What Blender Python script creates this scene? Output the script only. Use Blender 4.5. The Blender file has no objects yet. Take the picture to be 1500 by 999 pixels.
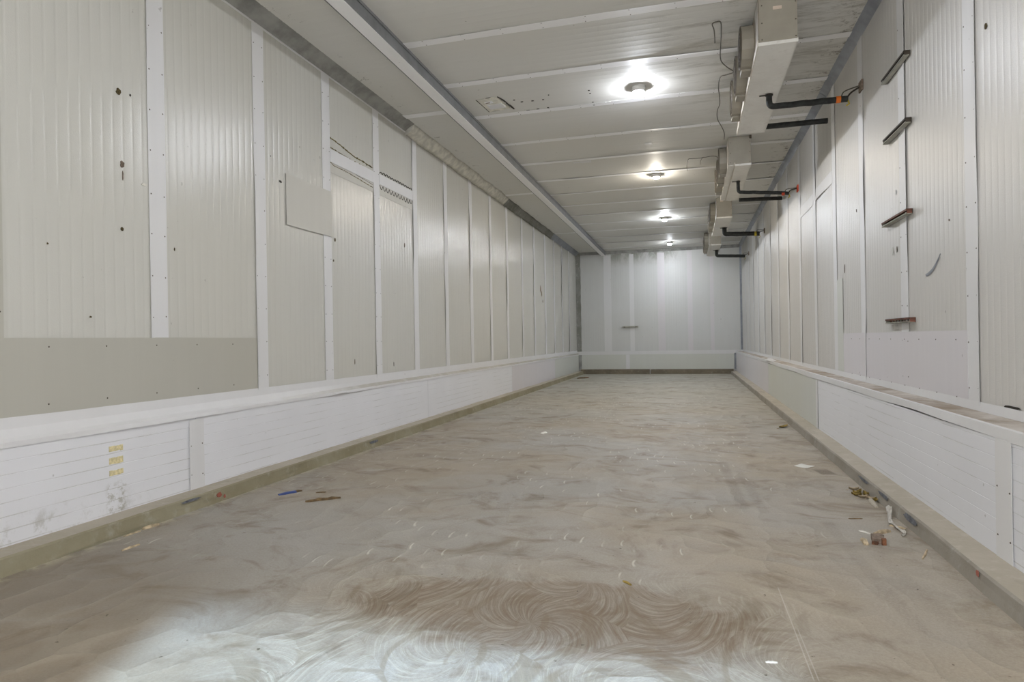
import bpy, bmesh, math, random
from mathutils import Vector, Matrix, noise
random.seed(7)
scn = bpy.context.scene
COL = scn.collection

# ------------------------------------------------------------------ helpers
def srgb(r, g, b):
    def f(c):
        c /= 255.0
        return c / 12.92 if c <= 0.04045 else ((c + 0.055) / 1.055) ** 2.4
    return (f(r), f(g), f(b), 1.0)

class MB:
    """collects geometry, links it as one mesh object"""
    def __init__(s): s.v = []; s.f = []; s.mi = []; s.sm = []
    def add(s, verts, faces, mat=0, smooth=False):
        o = len(s.v); s.v += [tuple(v) for v in verts]
        for f in faces:
            s.f.append([i + o for i in f]); s.mi.append(mat); s.sm.append(smooth)
        return s
    def box(s, x0, x1, y0, y1, z0, z1, mat=0, bevel=0.0):
        b = min(bevel, (x1-x0)/2.2, (y1-y0)/2.2, (z1-z0)/2.2)
        if b <= 0:
            v = [(x, y, z) for x in (x0, x1) for y in (y0, y1) for z in (z0, z1)]
            return s.add(v, [(0,1,3,2),(4,6,7,5),(0,4,5,1),(2,3,7,6),(0,2,6,4),(1,5,7,3)], mat)
        bm = bmesh.new(); bmesh.ops.create_cube(bm, size=1)
        for v in bm.verts: v.co = Vector(((x0+x1)/2+v.co.x*(x1-x0), (y0+y1)/2+v.co.y*(y1-y0), (z0+z1)/2+v.co.z*(z1-z0)))
        bmesh.ops.bevel(bm, geom=list(bm.edges), offset=b, segments=2, affect='EDGES', profile=.6)
        return s.bm(bm, mat)
    def bm(s, bm, mat=0, smooth=False):
        bm.verts.index_update()
        s.add([v.co.copy() for v in bm.verts], [[v.index for v in f.verts] for f in bm.faces], mat, smooth); bm.free(); return s
    def tube(s, pts, r, n=10, mat=0, caps=True):
        pts = [Vector(p) for p in pts]; rr = r if isinstance(r, (list, tuple)) else [r]*len(pts)
        rings = []; up = None
        for i, p in enumerate(pts):
            t = (pts[min(i+1, len(pts)-1)] - pts[max(i-1, 0)]).normalized()
            if up is None: up = Vector((0,0,1)) if abs(t.z) < .9 else Vector((1,0,0))
            a = t.cross(up).normalized(); b = a.cross(t).normalized(); up = b
            rings.append([p + (a*math.cos(k*2*math.pi/n) + b*math.sin(k*2*math.pi/n))*rr[i] for k in range(n)])
        v = [q for rg in rings for q in rg]; f = []
        for i in range(len(pts)-1):
            for k in range(n): f.append((i*n+k, i*n+(k+1)%n, (i+1)*n+(k+1)%n, (i+1)*n+k))
        s.add(v, f, mat, True)
        if caps:
            s.add(rings[0], [list(range(n))[::-1]], mat); s.add(rings[-1], [list(range(n))], mat)
        return s
    def lathe(s, prof, axis='z', at=(0,0,0), n=32, mat=0, smooth=True):
        v = []; m = len(prof)
        for k in range(n):
            a = 2*math.pi*k/n
            for (r, h) in prof:
                c, d = r*math.cos(a), r*math.sin(a)
                p = (c, d, h) if axis == 'z' else ((h, c, d) if axis == 'x' else (c, h, d))
                v.append((p[0]+at[0], p[1]+at[1], p[2]+at[2]))
        f = [(k*m+i, ((k+1)%n)*m+i, ((k+1)%n)*m+i+1, k*m+i+1) for k in range(n) for i in range(m-1)]
        return s.add(v, f, mat, smooth)
    def prism(s, poly, lo, hi, axis='y', mat=0, smooth=False):
        """poly: 2D points; axis y -> (x,z) polygon, x -> (y,z), z -> (x,y)"""
        def P(p, h): return {'y': (p[0], h, p[1]), 'x': (h, p[0], p[1]), 'z': (p[0], p[1], h)}[axis]
        n = len(poly); v = [P(p, lo) for p in poly] + [P(p, hi) for p in poly]
        s.add(v, [(i, (i+1)%n, n+(i+1)%n, n+i) for i in range(n)], mat, smooth)
        s.add(v, [list(range(n))[::-1], [n+i for i in range(n)]], mat)
        return s
    def build(s, name, mats, parent=None, loc=None, fix=True):
        me = bpy.data.meshes.new(name)
        o_ = loc or (0, 0, 0)
        me.from_pydata([(a-o_[0], b-o_[1], c-o_[2]) for a, b, c in s.v], [], s.f)
        mats = mats if isinstance(mats, (list, tuple)) else [mats]
        for m in mats: me.materials.append(m)
        for p, mi, sm in zip(me.polygons, s.mi, s.sm): p.material_index = mi; p.use_smooth = sm
        if fix:
            bm = bmesh.new(); bm.from_mesh(me); bmesh.ops.recalc_face_normals(bm, faces=bm.faces); bm.to_mesh(me); bm.free()
        me.update()
        o = bpy.data.objects.new(name, me); COL.objects.link(o)
        if loc: o.location = loc
        if parent: o.parent = parent
        return o

def empty(name, loc=(0,0,0), rz=0):
    o = bpy.data.objects.new(name, None); COL.objects.link(o); o.location = loc; o.rotation_euler.z = rz; return o
def tag(o, label, cat, group=None):
    o['label'] = label; o['category'] = cat
    if group: o['group'] = group
    return o
def structure(o, label=None):
    o['kind'] = 'structure'
    if label: o['label'] = label
    return o
def dup(root, loc, label):
    r = root.copy(); COL.objects.link(r); r.location = loc; r['label'] = label
    for ch in list(root.children):
        c = ch.copy(); COL.objects.link(c); c.parent = r
        for g in ch.children:
            d = g.copy(); COL.objects.link(d); d.parent = c
    return r

# ------------------------------------------------------------------ materials
class NT:
    def __init__(s, name):
        m = bpy.data.materials.new(name); m.use_nodes = True; s.m = m; s.t = m.node_tree; s.n = s.t.nodes
        s.bsdf = s.n['Principled BSDF']; s._co = None
    def node(s, ty, **k):
        n = s.n.new(ty)
        for a, b in k.items(): setattr(n, a, b)
        return n
    def link(s, a, b): s.t.links.new(a, b)
    @property
    def co(s):
        if s._co is None: s._co = s.node('ShaderNodeTexCoord').outputs['Object']
        return s._co
    def val(s, inp, v):
        if hasattr(v, 'is_output') or isinstance(v, bpy.types.NodeSocket): s.link(v, inp)
        elif v is not None: inp.default_value = v
    def mapping(s, scale=(1,1,1), loc=(0,0,0), rot=(0,0,0), src=None):
        n = s.node('ShaderNodeMapping'); s.link(src or s.co, n.inputs[0]); n.inputs['Scale'].default_value = scale
        n.inputs['Location'].default_value = loc; n.inputs['Rotation'].default_value = rot; return n.outputs[0]
    def noise(s, scale=1, detail=4, rough=.55, dist=0, vec=None):
        n = s.node('ShaderNodeTexNoise'); s.link(vec or s.co, n.inputs['Vector']); n.inputs['Scale'].default_value = scale
        n.inputs['Detail'].default_value = detail; n.inputs['Roughness'].default_value = rough; n.inputs['Distortion'].default_value = dist
        return n.outputs['Fac']
    def ramp(s, x, a, b, lo=0.0, hi=1.0):
        n = s.node('ShaderNodeMapRange'); n.interpolation_type = 'SMOOTHSTEP'; s.val(n.inputs[0], x)
        n.inputs[1].default_value = a; n.inputs[2].default_value = b; n.inputs[3].default_value = lo; n.inputs[4].default_value = hi
        return n.outputs[0]
    def math(s, op, a, b=None, c=None):
        n = s.node('ShaderNodeMath', operation=op); s.val(n.inputs[0], a)
        if b is not None: s.val(n.inputs[1], b)
        if c is not None: s.val(n.inputs[2], c)
        return n.outputs[0]
    def mix(s, f, a, b, mode='MIX'):
        n = s.node('ShaderNodeMix', data_type='RGBA', blend_type=mode); s.val(n.inputs[0], f); s.val(n.inputs[6], a); s.val(n.inputs[7], b)
        return n.outputs[2]
    def xyz(s, v=None):
        n = s.node('ShaderNodeSeparateXYZ'); s.link(v or s.co, n.inputs[0]); return n.outputs
    def comb(s, x, y, z=0.0):
        n = s.node('ShaderNodeCombineXYZ'); s.val(n.inputs[0], x); s.val(n.inputs[1], y); s.val(n.inputs[2], z); return n.outputs[0]
    def bump(s, h, strength=.3, dist=.01, nrm=None):
        n = s.node('ShaderNodeBump'); s.val(n.inputs['Height'], h); n.inputs['Strength'].default_value = strength
        n.inputs['Distance'].default_value = dist
        if nrm is not None: s.link(nrm, n.inputs['Normal'])
        return n.outputs[0]
    def done(s, col=None, rough=None, metal=None, nrm=None, spec=None):
        b = s.bsdf.inputs
        if col is not None: s.val(b['Base Color'], col)
        if rough is not None: s.val(b['Roughness'], rough)
        if metal is not None: s.val(b['Metallic'], metal)
        if spec is not None: s.val(b['Specular IOR Level'], spec)
        if nrm is not None: s.link(nrm, b['Normal'])
        return s.m

def m_plain(name, col, rough=.5, metal=0, var=.08, scale=6, bump=.05, bscale=60):
    t = NT(name); n = t.noise(scale, 5)
    dark = tuple(c*(1-var*2.2) for c in col[:3]) + (1,); light = tuple(min(1, c*(1+var)) for c in col[:3]) + (1,)
    c = t.mix(t.ramp(n, .3, .7), dark, light)
    return t.done(c, rough, metal, t.bump(t.noise(bscale, 3), bump, .004))

def m_wall(name, base, streak_axis=2, dirt=.25, rough=.22, emboss=.16, spec=.42):
    """painted sheet-metal sandwich panel: faint streaks, scattered grime, stucco embossing"""
    t = NT(name)
    sc = [9, 9, 9]; sc[streak_axis] = .35
    st = t.noise(1, 4, .6, 0, t.mapping(tuple(sc)))
    c = t.mix(t.ramp(st, .35, .75), tuple(v*.975 for v in base[:3])+(1,), base)
    big = t.noise(.55, 3, .5)
    c = t.mix(t.ramp(big, .42, .7, 0, .5), c, (base[0]*.97, base[1]*.955, base[2]*.92, 1))
    sc2 = [3.4, 3.4, 3.4]; sc2[streak_axis] = .9
    g = t.noise(1, 8, .72, .3, t.mapping(tuple(sc2), (3.1, 1.7, 5.2)))
    c = t.mix(t.ramp(g, .64, .86, 0, dirt*.6), c, srgb(140, 134, 118))
    sp = t.noise(16, 2, .5)
    c = t.mix(t.ramp(sp, .755, .79, 0, .35), c, srgb(90, 84, 70))
    nb = t.bump(t.noise(140, 2, .6), emboss, .006)
    nb = t.bump(t.noise(2.2, 1), .03, .012, nb)
    r = rough
    return t.done(c, r, 0, nb, spec)

M = {}
PANEL = srgb(206, 205, 198)
M['panel'] = m_wall('wall_panel_paint', PANEL)
M['panel_right'] = m_wall('wall_panel_paint_right', srgb(208, 206, 202), rough=.30, emboss=.24, spec=.22)
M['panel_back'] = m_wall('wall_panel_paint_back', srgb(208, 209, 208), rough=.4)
M['strip_ceil'] = m_wall('white_ceiling_strip', srgb(244, 244, 245), dirt=.08, rough=.5, emboss=.02)
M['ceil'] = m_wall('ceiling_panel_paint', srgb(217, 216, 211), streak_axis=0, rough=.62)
def m_ceil():
    m = M['ceil']; t = NT.__new__(NT); t.m = m; t.t = m.node_tree; t.n = t.t.nodes; t._co = None; t.bsdf = t.n['Principled BSDF']
    old = t.bsdf.inputs['Base Color'].links[0].from_socket; x, y, z = t.xyz()
    n = t.noise(1, 8, .75, .3, t.mapping((1.6, 7.5, 1))); q = t.noise(1, 7, .78, .2, t.mapping((9, 9, 1)))
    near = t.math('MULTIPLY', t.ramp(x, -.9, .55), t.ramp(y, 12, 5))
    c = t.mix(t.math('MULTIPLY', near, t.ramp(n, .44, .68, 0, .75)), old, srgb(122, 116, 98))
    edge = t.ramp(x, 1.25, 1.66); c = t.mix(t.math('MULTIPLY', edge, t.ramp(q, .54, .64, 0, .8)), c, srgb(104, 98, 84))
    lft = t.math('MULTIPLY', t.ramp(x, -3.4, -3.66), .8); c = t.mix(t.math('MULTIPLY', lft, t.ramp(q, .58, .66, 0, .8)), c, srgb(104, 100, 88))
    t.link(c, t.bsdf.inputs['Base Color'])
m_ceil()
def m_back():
    m = M['panel_back']; t = NT.__new__(NT); t.m = m; t.t = m.node_tree; t.n = t.t.nodes; t._co = None; t.bsdf = t.n['Principled BSDF']
    old = t.bsdf.inputs['Base Color'].links[0].from_socket; x, y, z = t.xyz()
    n = t.noise(1, 7, .7, .3, t.mapping((4, 1, 1.6)))
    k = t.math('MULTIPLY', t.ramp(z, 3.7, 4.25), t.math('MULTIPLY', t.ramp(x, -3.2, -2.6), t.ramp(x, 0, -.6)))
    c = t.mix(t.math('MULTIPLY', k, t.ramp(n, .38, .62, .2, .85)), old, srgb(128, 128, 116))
    t.link(c, t.bsdf.inputs['Base Color'])
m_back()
M['strip'] = m_wall('white_cover_strip', srgb(223, 223, 224), dirt=.10, rough=.45, emboss=.02)
M['tan'] = m_wall('tan_sheet', srgb(186, 184, 174), dirt=.05, rough=.42, emboss=.02)
M['patch'] = m_wall('patch_sheet_paint', srgb(201, 199, 191), dirt=.05, rough=.45, emboss=.02)
M['board'] = m_wall('white_board_sheet', srgb(216, 213, 216), dirt=.05, rough=.5, emboss=.02)
M['green'] = m_wall('pale_green_sheet', srgb(208, 210, 204), dirt=.06, rough=.5, emboss=.02)
M['steel'] = m_plain('dull_galvanised_steel', srgb(156, 156, 152), .5, .2, .14, 5)
M['beam'] = m_plain('grey_beam_side', srgb(122, 123, 124), .5, .2, .08, 5)
M['blue_steel'] = m_plain('blue_grey_steel', srgb(148, 152, 160), .5, .25, .10, 5)
M['screw'] = m_plain('screw_metal', srgb(95, 88, 76), .5, .6)
M['dark'] = m_plain('dark_gap_grime', srgb(46, 41, 33), .9)
M['olive'] = m_plain('aged_foam_olive', srgb(126, 116, 78), .95, 0, .3, 30, .5, 40)
M['hole'] = m_plain('rusty_hole', srgb(84, 72, 40), .9, 0, .3, 60)
M['cooler'] = m_plain('cooler_casing_paint', srgb(156, 150, 137), .5, 0, .05, 3)
M['cooler_front'] = m_plain('cooler_front_brownish', srgb(150, 141, 126), .55, 0, .15, 4)
M['lip'] = m_plain('bright_tray_lip', srgb(215, 208, 194), .4)
M['guard'] = m_plain('fan_guard_wire', srgb(84, 76, 64), .7)
M['blade'] = m_plain('fan_blade_grey', srgb(88, 84, 76), .5, .3)
M['sticker'] = m_plain('faded_pink_sticker', srgb(214, 196, 180), .6)
M['pipe'] = m_plain('black_foam_insulation', srgb(42, 44, 42), .75, 0, .25, 20, .3, 50)
M['orange'] = m_plain('orange_tape', srgb(235, 120, 30), .5)
M['yellow'] = m_plain('yellow_tape', srgb(200, 180, 50), .5)
M['red_tape'] = m_plain('red_orange_wire_tape', srgb(205, 70, 35), .5)
M['sleeve'] = m_plain('rusty_sleeve_plate', srgb(128, 112, 98), .8, 0, .2, 30)
M['copper'] = m_plain('dark_tube', srgb(50, 44, 38), .5, .3)
M['wire'] = m_plain('grey_cable', srgb(92, 88, 78), .7)
M['rail_top'] = m_plain('rail_red_brown_edge', srgb(112, 66, 48), .6, 0, .25, 25)
M['rail'] = m_plain('rail_galvanised', srgb(176, 175, 162), .5, .1, .1, 10)
M['rail_shade'] = m_plain('rail_inside_shade', srgb(62, 54, 44), .7, 0, .2, 25)  # shade inside the open channel, put in as dark colour
M['wood'] = m_plain('splintered_wood', srgb(194, 176, 146), .8, 0, .2, 30)
M['wood_dark'] = m_plain('dark_wood', srgb(120, 98, 66), .85, 0, .25, 25)
M['brown'] = m_plain('red_brown_bark', srgb(126, 84, 58), .85, 0, .3, 30)
M['leaf'] = m_plain('dry_leaf', srgb(150, 128, 62), .8, 0, .25, 40)
M['blue'] = m_plain('blue_plastic', srgb(58, 78, 138), .45, 0, .1, 10)
M['paper'] = m_plain('white_paper', srgb(226, 224, 216), .85, 0, .03, 10)
M['plastic'] = m_plain('milky_plastic_film', srgb(205, 200, 190), .4, 0, .1, 20)
M['socket'] = m_plain('lamp_housing_white', srgb(226, 226, 224), .4)
M['red'] = m_plain('red_chalk', srgb(158, 92, 76), .9)

def m_dado():
    t = NT('white_dado_sheet'); base = srgb(230, 231, 235); x, y, z = t.xyz()
    c = t.mix(t.ramp(t.noise(.8, 3), .4, .7), base, srgb(225, 226, 230))
    # grime that has collected low down on the near end of the left sheet; groove lines drawn darker
    g = t.noise(5.5, 8, .75, .2)
    left = t.ramp(x, -3.0, -3.4)
    near = t.math('MULTIPLY', left, t.ramp(y, 4.3, 2.9))
    low = t.ramp(z, .34, .12)
    msk = t.math('MULTIPLY', t.math('MULTIPLY', t.ramp(g, .50, .66), low), near)
    c = t.mix(t.math('MULTIPLY', msk, .55), c, srgb(132, 128, 104))
    fr = t.math('FRACT', t.math('MULTIPLY', z, 1/.08))
    line = t.math('MULTIPLY', t.ramp(t.math('ABSOLUTE', t.math('SUBTRACT', fr, .5)), .05, .02), t.ramp(t.noise(2.2, 5, .6), .42, .62))
    c = t.mix(t.math('MULTIPLY', line, .35), c, srgb(140, 136, 120))
    # brick-like grime patch under the tape remnants
    by = t.math('MULTIPLY', t.ramp(t.math('ABSOLUTE', t.math('SUBTRACT', y, 3.52)), .10, .05), t.ramp(z, .34, .28))
    c = t.mix(t.math('MULTIPLY', t.math('MULTIPLY', by, left), t.ramp(t.noise(24, 5, .7), .48, .62, 0, .55)), c, srgb(135, 130, 108))
    sp = t.noise(22, 2, .5)
    c = t.mix(t.ramp(sp, .76, .79, 0, .35), c, srgb(100, 94, 80))
    return t.done(c, .42, 0, t.bump(t.noise(3, 2), .1, .015))
M['dado'] = m_dado()

def m_concrete(name, a, b, c3, dark_low=0.0):
    t = NT(name); n = t.noise(1.6, 8, .65); m = t.noise(9, 6, .7)
    c = t.mix(t.ramp(n, .35, .66), a, b); c = t.mix(t.ramp(m, .52, .75, 0, .8), c, c3)
    s = t.noise(1, 6, .7, .4, t.mapping((3, 1.1, 12)))
    c = t.mix(t.ramp(s, .56, .72, 0, .55), c, tuple(v*.55 for v in a[:3])+(1,))
    nb = t.bump(t.noise(34, 6, .7), .35, .008)
    return t.done(c, .85, 0, nb, .3)
M['curb'] = m_concrete('curb_concrete', srgb(136, 128, 104), srgb(152, 146, 124), srgb(164, 160, 144))
M['curb_top'] = m_concrete('curb_top_mortar', srgb(184, 176, 162), srgb(172, 164, 148), srgb(196, 190, 178))
M['curb_right'] = m_concrete('curb_concrete_grey', srgb(140, 133, 121), srgb(154, 148, 138), srgb(166, 164, 156))
M['smear'] = m_plain('faded_paint_smear', srgb(112, 114, 120), .9, 0, .2, 40)
M['curb_back'] = m_concrete('back_curb_brown', srgb(132, 122, 104), srgb(112, 104, 90), srgb(156, 150, 136))
M['dust'] = m_concrete('ledge_dust', srgb(150, 136, 120), srgb(206, 200, 193), srgb(176, 164, 150))
M['foam'] = m_plain('cream_foam_joint', srgb(222, 219, 208), .8, 0, .10, 9, .5, 30)
M['mottled'] = m_concrete('mottled_grimy_trim', srgb(142, 142, 136), srgb(118, 118, 110), srgb(182, 182, 174))

PALE, DARKF = srgb(205, 201, 193), srgb(92, 80, 66)
SCR = [(.405, 3.42, .415, 2.50, .0035, .55, PALE), (.425, 2.95, .432, 2.50, .0035, .45, PALE), (1.09, 6.36, 1.25, 6.39, .16, .75, DARKF),
       (.30, 6.7, .36, 4.9, .06, .22, DARKF), (.42, 6.3, .50, 4.8, .05, .16, DARKF), (.86, 4.7, .92, 3.0, .05, .13, DARKF), (1.0, 4.1, 1.08, 3.1, .06, .10, DARKF),
       (-1.50, 2.05, -1.27, 2.82, .012, .35, DARKF)]
def m_floor():
    t = NT('worn_trowelled_concrete'); x, y, z = t.xyz()
    big = t.noise(.42, 4, .55); mid = t.noise(1.5, 7, .62, .6)
    brown, grey, pale, dirt = srgb(171, 160, 144), srgb(172, 169, 163), srgb(194, 191, 187), srgb(122, 107, 89)
    rightish = t.ramp(t.math('ADD', x, t.math('MULTIPLY', t.math('SUBTRACT', big, .5), 3.0)), -.2, 1.4)
    c = t.mix(t.ramp(big, .38, .62), grey, brown)
    c = t.mix(t.math('MULTIPLY', rightish, .35), c, srgb(190, 177, 156))
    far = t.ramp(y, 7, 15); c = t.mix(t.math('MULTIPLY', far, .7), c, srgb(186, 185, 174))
    st = t.noise(1, 8, .66, 1.2, t.mapping((2.0, 2.4, 1), (4, 2, 0), (0, 0, .35)))
    c = t.mix(t.ramp(st, .47, .72, 0, .8), c, dirt)
    c = t.mix(t.ramp(mid, .56, .74, 0, .6), c, pale)
    fine = t.noise(75, 8, .85); c = t.mix(t.ramp(fine, .36, .66, 0, .36), c, srgb(116, 106, 90))
    lb = t.math('MULTIPLY', t.ramp(t.math('ADD', x, t.math('MULTIPLY', y, .35)), -1.0, -2.0), t.ramp(t.math('ADD', y, t.math('MULTIPLY', mid, 1.2)), 4.3, 3.1))
    c = t.mix(t.math('MULTIPLY', lb, t.ramp(big, .3, .6, .75, .4)), c, dirt)
    # --- trowel scallops: two cell patterns, each cell a shallow dish with a crease where passes meet
    wob = t.node('ShaderNodeTexNoise'); t.link(t.co, wob.inputs['Vector']); wob.inputs['Scale'].default_value = 1.1; wob.inputs['Detail'].default_value = 2
    wv = t.node('ShaderNodeVectorMath', operation='MULTIPLY_ADD'); t.link(wob.outputs['Color'], wv.inputs[0])
    wv.inputs[1].default_value = (.9, .9, 0); t.link(t.co, wv.inputs[2]); warped = wv.outputs[0]
    wv2 = t.node('ShaderNodeVectorMath', operation='MULTIPLY_ADD'); t.link(wob.outputs['Color'], wv2.inputs[0])
    wv2.inputs[1].default_value = (.25, .25, 0); t.link(t.co, wv2.inputs[2]); slight = wv2.outputs[0]
    def cells(scale, mp, rnd, src):
        v = t.node('ShaderNodeTexVoronoi', voronoi_dimensions='2D', feature='F1'); t.link(t.mapping(*mp, src=src), v.inputs['Vector'])
        v.inputs['Scale'].default_value = scale; v.inputs['Randomness'].default_value = rnd; return v
    v1 = cells(1, ((4.6, 3.4, 1), (.3, .2, 0), (0, 0, .15)), .55, warped)
    v2 = cells(1, ((1.9, 1.35, 1), (.7, .1, 0), (0, 0, -.3)), .9, slight)
    # --- broom swirls: bristle streaks fanning round a few centres in the swept area near the door
    d = t.node('ShaderNodeVectorMath', operation='SUBTRACT'); t.link(t.mapping((1.9, 1.35, 1), (.7, .1, 0), (0, 0, -.3), src=slight), d.inputs[0]); t.link(v2.outputs['Position'], d.inputs[1])
    dx, dy, dz = t.xyz(d.outputs[0]); ang = t.math('ARCTAN2', dy, dx); rad = v2.outputs['Distance']
    tw = t.math('ADD', ang, t.math('MULTIPLY', rad, 2.6))
    bris = t.noise(1, 7, .78, .3, t.comb(t.math('MULTIPLY', t.math('COSINE', tw), 11), t.math('MULTIPLY', t.math('SINE', tw), 11), t.math('MULTIPLY', rad, 3.2)))
    cellr = t.node('ShaderNodeSeparateColor'); t.link(v1.outputs['Color'], cellr.inputs[0])
    c = t.mix(t.math('MULTIPLY', t.math('ABSOLUTE', t.math('SUBTRACT', cellr.outputs[0], .5)), .30), c, srgb(144, 133, 114))
    crease = t.math('MULTIPLY', t.ramp(v1.outputs['Distance'], .42, .62), t.ramp(t.noise(.9, 4), .44, .60)); c = t.mix(t.math('MULTIPLY', crease, .10), c, srgb(204, 200, 185))
    # thin crescent trowel ridges, their lamp glints painted on as pale colour
    MP3 = ((8.5, 3.6, 1), (.3, .2, 0), (0, 0, .12))
    v3 = cells(1, MP3, .55, slight); cell3 = t.node('ShaderNodeSeparateColor'); t.link(v3.outputs['Color'], cell3.inputs[0])
    d1 = t.node('ShaderNodeVectorMath', operation='SUBTRACT'); t.link(t.mapping(*MP3, src=slight), d1.inputs[0]); t.link(v3.outputs['Position'], d1.inputs[1])
    ax, ay, az = t.xyz(d1.outputs[0]); a1 = t.math('ARCTAN2', ay, ax)
    dirn = t.math('COSINE', t.math('SUBTRACT', a1, t.math('ADD', 2.7, t.math('MULTIPLY', t.noise(.7, 2), 1.6))))
    edge = t.math('ABSOLUTE', t.math('SUBTRACT', v3.outputs['Distance'], t.math('ADD', .30, t.math('MULTIPLY', dirn, .06))))
    cres = t.math('MULTIPLY', t.ramp(edge, .07, .02), t.ramp(dirn, .70, .95))
    cres = t.math('MULTIPLY', cres, t.math('MULTIPLY', t.ramp(t.noise(1.0, 3, .6), .48, .58), t.math('MULTIPLY', t.ramp(cell3.outputs[1], .3, .5), t.math('MULTIPLY', t.ramp(y, 2.9, 3.4), t.ramp(x, 1.0, .6)))))
    c = t.mix(t.math('MULTIPLY', cres, .40), c, srgb(239, 238, 225))
    arcs = t.noise(1, 3, .6, 0, t.comb(t.math('MULTIPLY', rad, 7), t.math('MULTIPLY', t.math('COSINE', ang), .8), 3.0))
    sw = t.math('MULTIPLY', t.ramp(t.math('ADD', y, t.math('MULTIPLY', t.math('SUBTRACT', mid, .5), 1.2)), 3.6, 2.9), t.math('MULTIPLY', t.ramp(x, -2.1, -1.5), t.ramp(x, .75, .3)))
    c = t.mix(t.math('MULTIPLY', sw, t.ramp(bris, .46, .68, 0, .75)), c, srgb(193, 188, 173))
    c = t.mix(t.math('MULTIPLY', sw, t.ramp(arcs, .52, .62, 0, .55)), c, srgb(135, 124, 105))
    # brown dust left in the middle of the swept area
    ex = t.math('MULTIPLY', t.math('ADD', x, .62), 1/1.02); ey = t.math('MULTIPLY', t.math('SUBTRACT', y, 2.85), 1/.42)
    er = t.math('ADD', t.math('SQRT', t.math('ADD', t.math('MULTIPLY', ex, ex), t.math('MULTIPLY', ey, ey))), t.math('MULTIPLY', t.math('SUBTRACT', t.noise(2.4, 5, .6, 1.0), .5), 1.1))
    blob = t.ramp(er, 1.05, .80)
    c = t.mix(t.math('MULTIPLY', blob, t.ramp(bris, .30, .62, .85, .35)), c, srgb(121, 101, 80))
    # pale mortar crumbs along the foot of both curbs, dark specks
    le = t.math('MULTIPLY', t.ramp(x, -3.50, -3.62), t.ramp(t.noise(5, 5, .7), .42, .6)); c = t.mix(t.math('MULTIPLY', le, .7), c, srgb(200, 192, 169))
    re = t.math('MULTIPLY', t.ramp(x, .95, 1.34), t.ramp(t.noise(3.2, 7, .75), .48, .66)); c = t.mix(t.math('MULTIPLY', re, .6), c, srgb(128, 115, 93))
    sp = t.noise(26, 2, .5); c = t.mix(t.ramp(sp, .735, .765, 0, .8), c, srgb(86, 77, 62))
    sc = t.noise(1, 3, .5, 0, t.mapping((1.4, 40, 1), (0, 0, 0), (0, 0, .5))); c = t.mix(t.ramp(sc, .73, .76, 0, .4), c, srgb(209, 206, 192))
    def scratch(c, ax_, ay_, bx_, by_, w, k, col):
        L_ = math.hypot(bx_-ax_, by_-ay_); ux, uy = (bx_-ax_)/L_, (by_-ay_)/L_
        px, py = t.math('SUBTRACT', x, ax_), t.math('SUBTRACT', y, ay_)
        al = t.math('ADD', t.math('MULTIPLY', px, ux), t.math('MULTIPLY', py, uy)); ac = t.math('ABSOLUTE', t.math('ADD', t.math('MULTIPLY', px, -uy), t.math('MULTIPLY', py, ux)))
        msk = t.math('MULTIPLY', t.ramp(ac, w, w*.4), t.math('MULTIPLY', t.ramp(al, 0, .03), t.ramp(al, L_, L_-.03)))
        return t.mix(t.math('MULTIPLY', t.math('MULTIPLY', msk, k), t.ramp(fine, .3, .55)), c, col)
    for q in SCR: c = scratch(c, *q)
    h1 = t.math('POWER', v1.outputs['Distance'], 2.0)
    amp = t.ramp(t.noise(.8, 3), .36, .62, .25, 1)
    n0 = t.bump(t.math('MULTIPLY', h1, amp), .8, .04)
    n0 = t.bump(t.math('POWER', rad, 2.0), .30, .03, n0)
    n0 = t.bump(t.math('MULTIPLY', bris, sw), .35, .012, n0)
    n0 = t.bump(fine, .4, .005, n0); n0 = t.bump(cres, .4, .006, n0)
    rg = t.ramp(mid, .35, .7, .48, .74)
    return t.done(c, rg, 0, n0, .25)
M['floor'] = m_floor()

def m_glow(name, col, strength):
    m = bpy.data.materials.new(name); m.use_nodes = True; n = m.node_tree.nodes; n.remove(n['Principled BSDF'])
    e = n.new('ShaderNodeEmission'); e.inputs[0].default_value = col; e.inputs[1].default_value = strength
    m.node_tree.links.new(e.outputs[0], n['Material Output'].inputs[0]); return m

# ------------------------------------------------------------------ room dimensions (metres; camera stands at x=0, y=0)
XL, XR, YB, YF, ZC = -3.86, 1.74, 22.84, -1.40, 4.34
DL, DR = -3.80, 1.52              # faces of the low sheets on the curbs
FL, FR = -3.63, 1.345             # curb faces at the floor

def N(*a): return noise.noise(Vector(a))

def ribs(axis_lo, axis_hi, pitch=.082, amp=.0021):
    out = [(axis_lo, 0)]; u = math.ceil(axis_lo/pitch)*pitch
    while u + pitch < axis_hi:
        g = pitch*.36
        for du, dd in ((0, 0), (pitch-g, 0), (pitch-g*.78, -.22), (pitch-g*.5, -1), (pitch-g*.22, -.22)): out.append((u+du, dd*amp))
        u += pitch
    return out + [(u, 0), (axis_hi, 0)]

floor = structure(MB().box(-4.1, 2.0, YF-.2, YB+.2, -.15, 0).build('floor', M['floor']))

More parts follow.
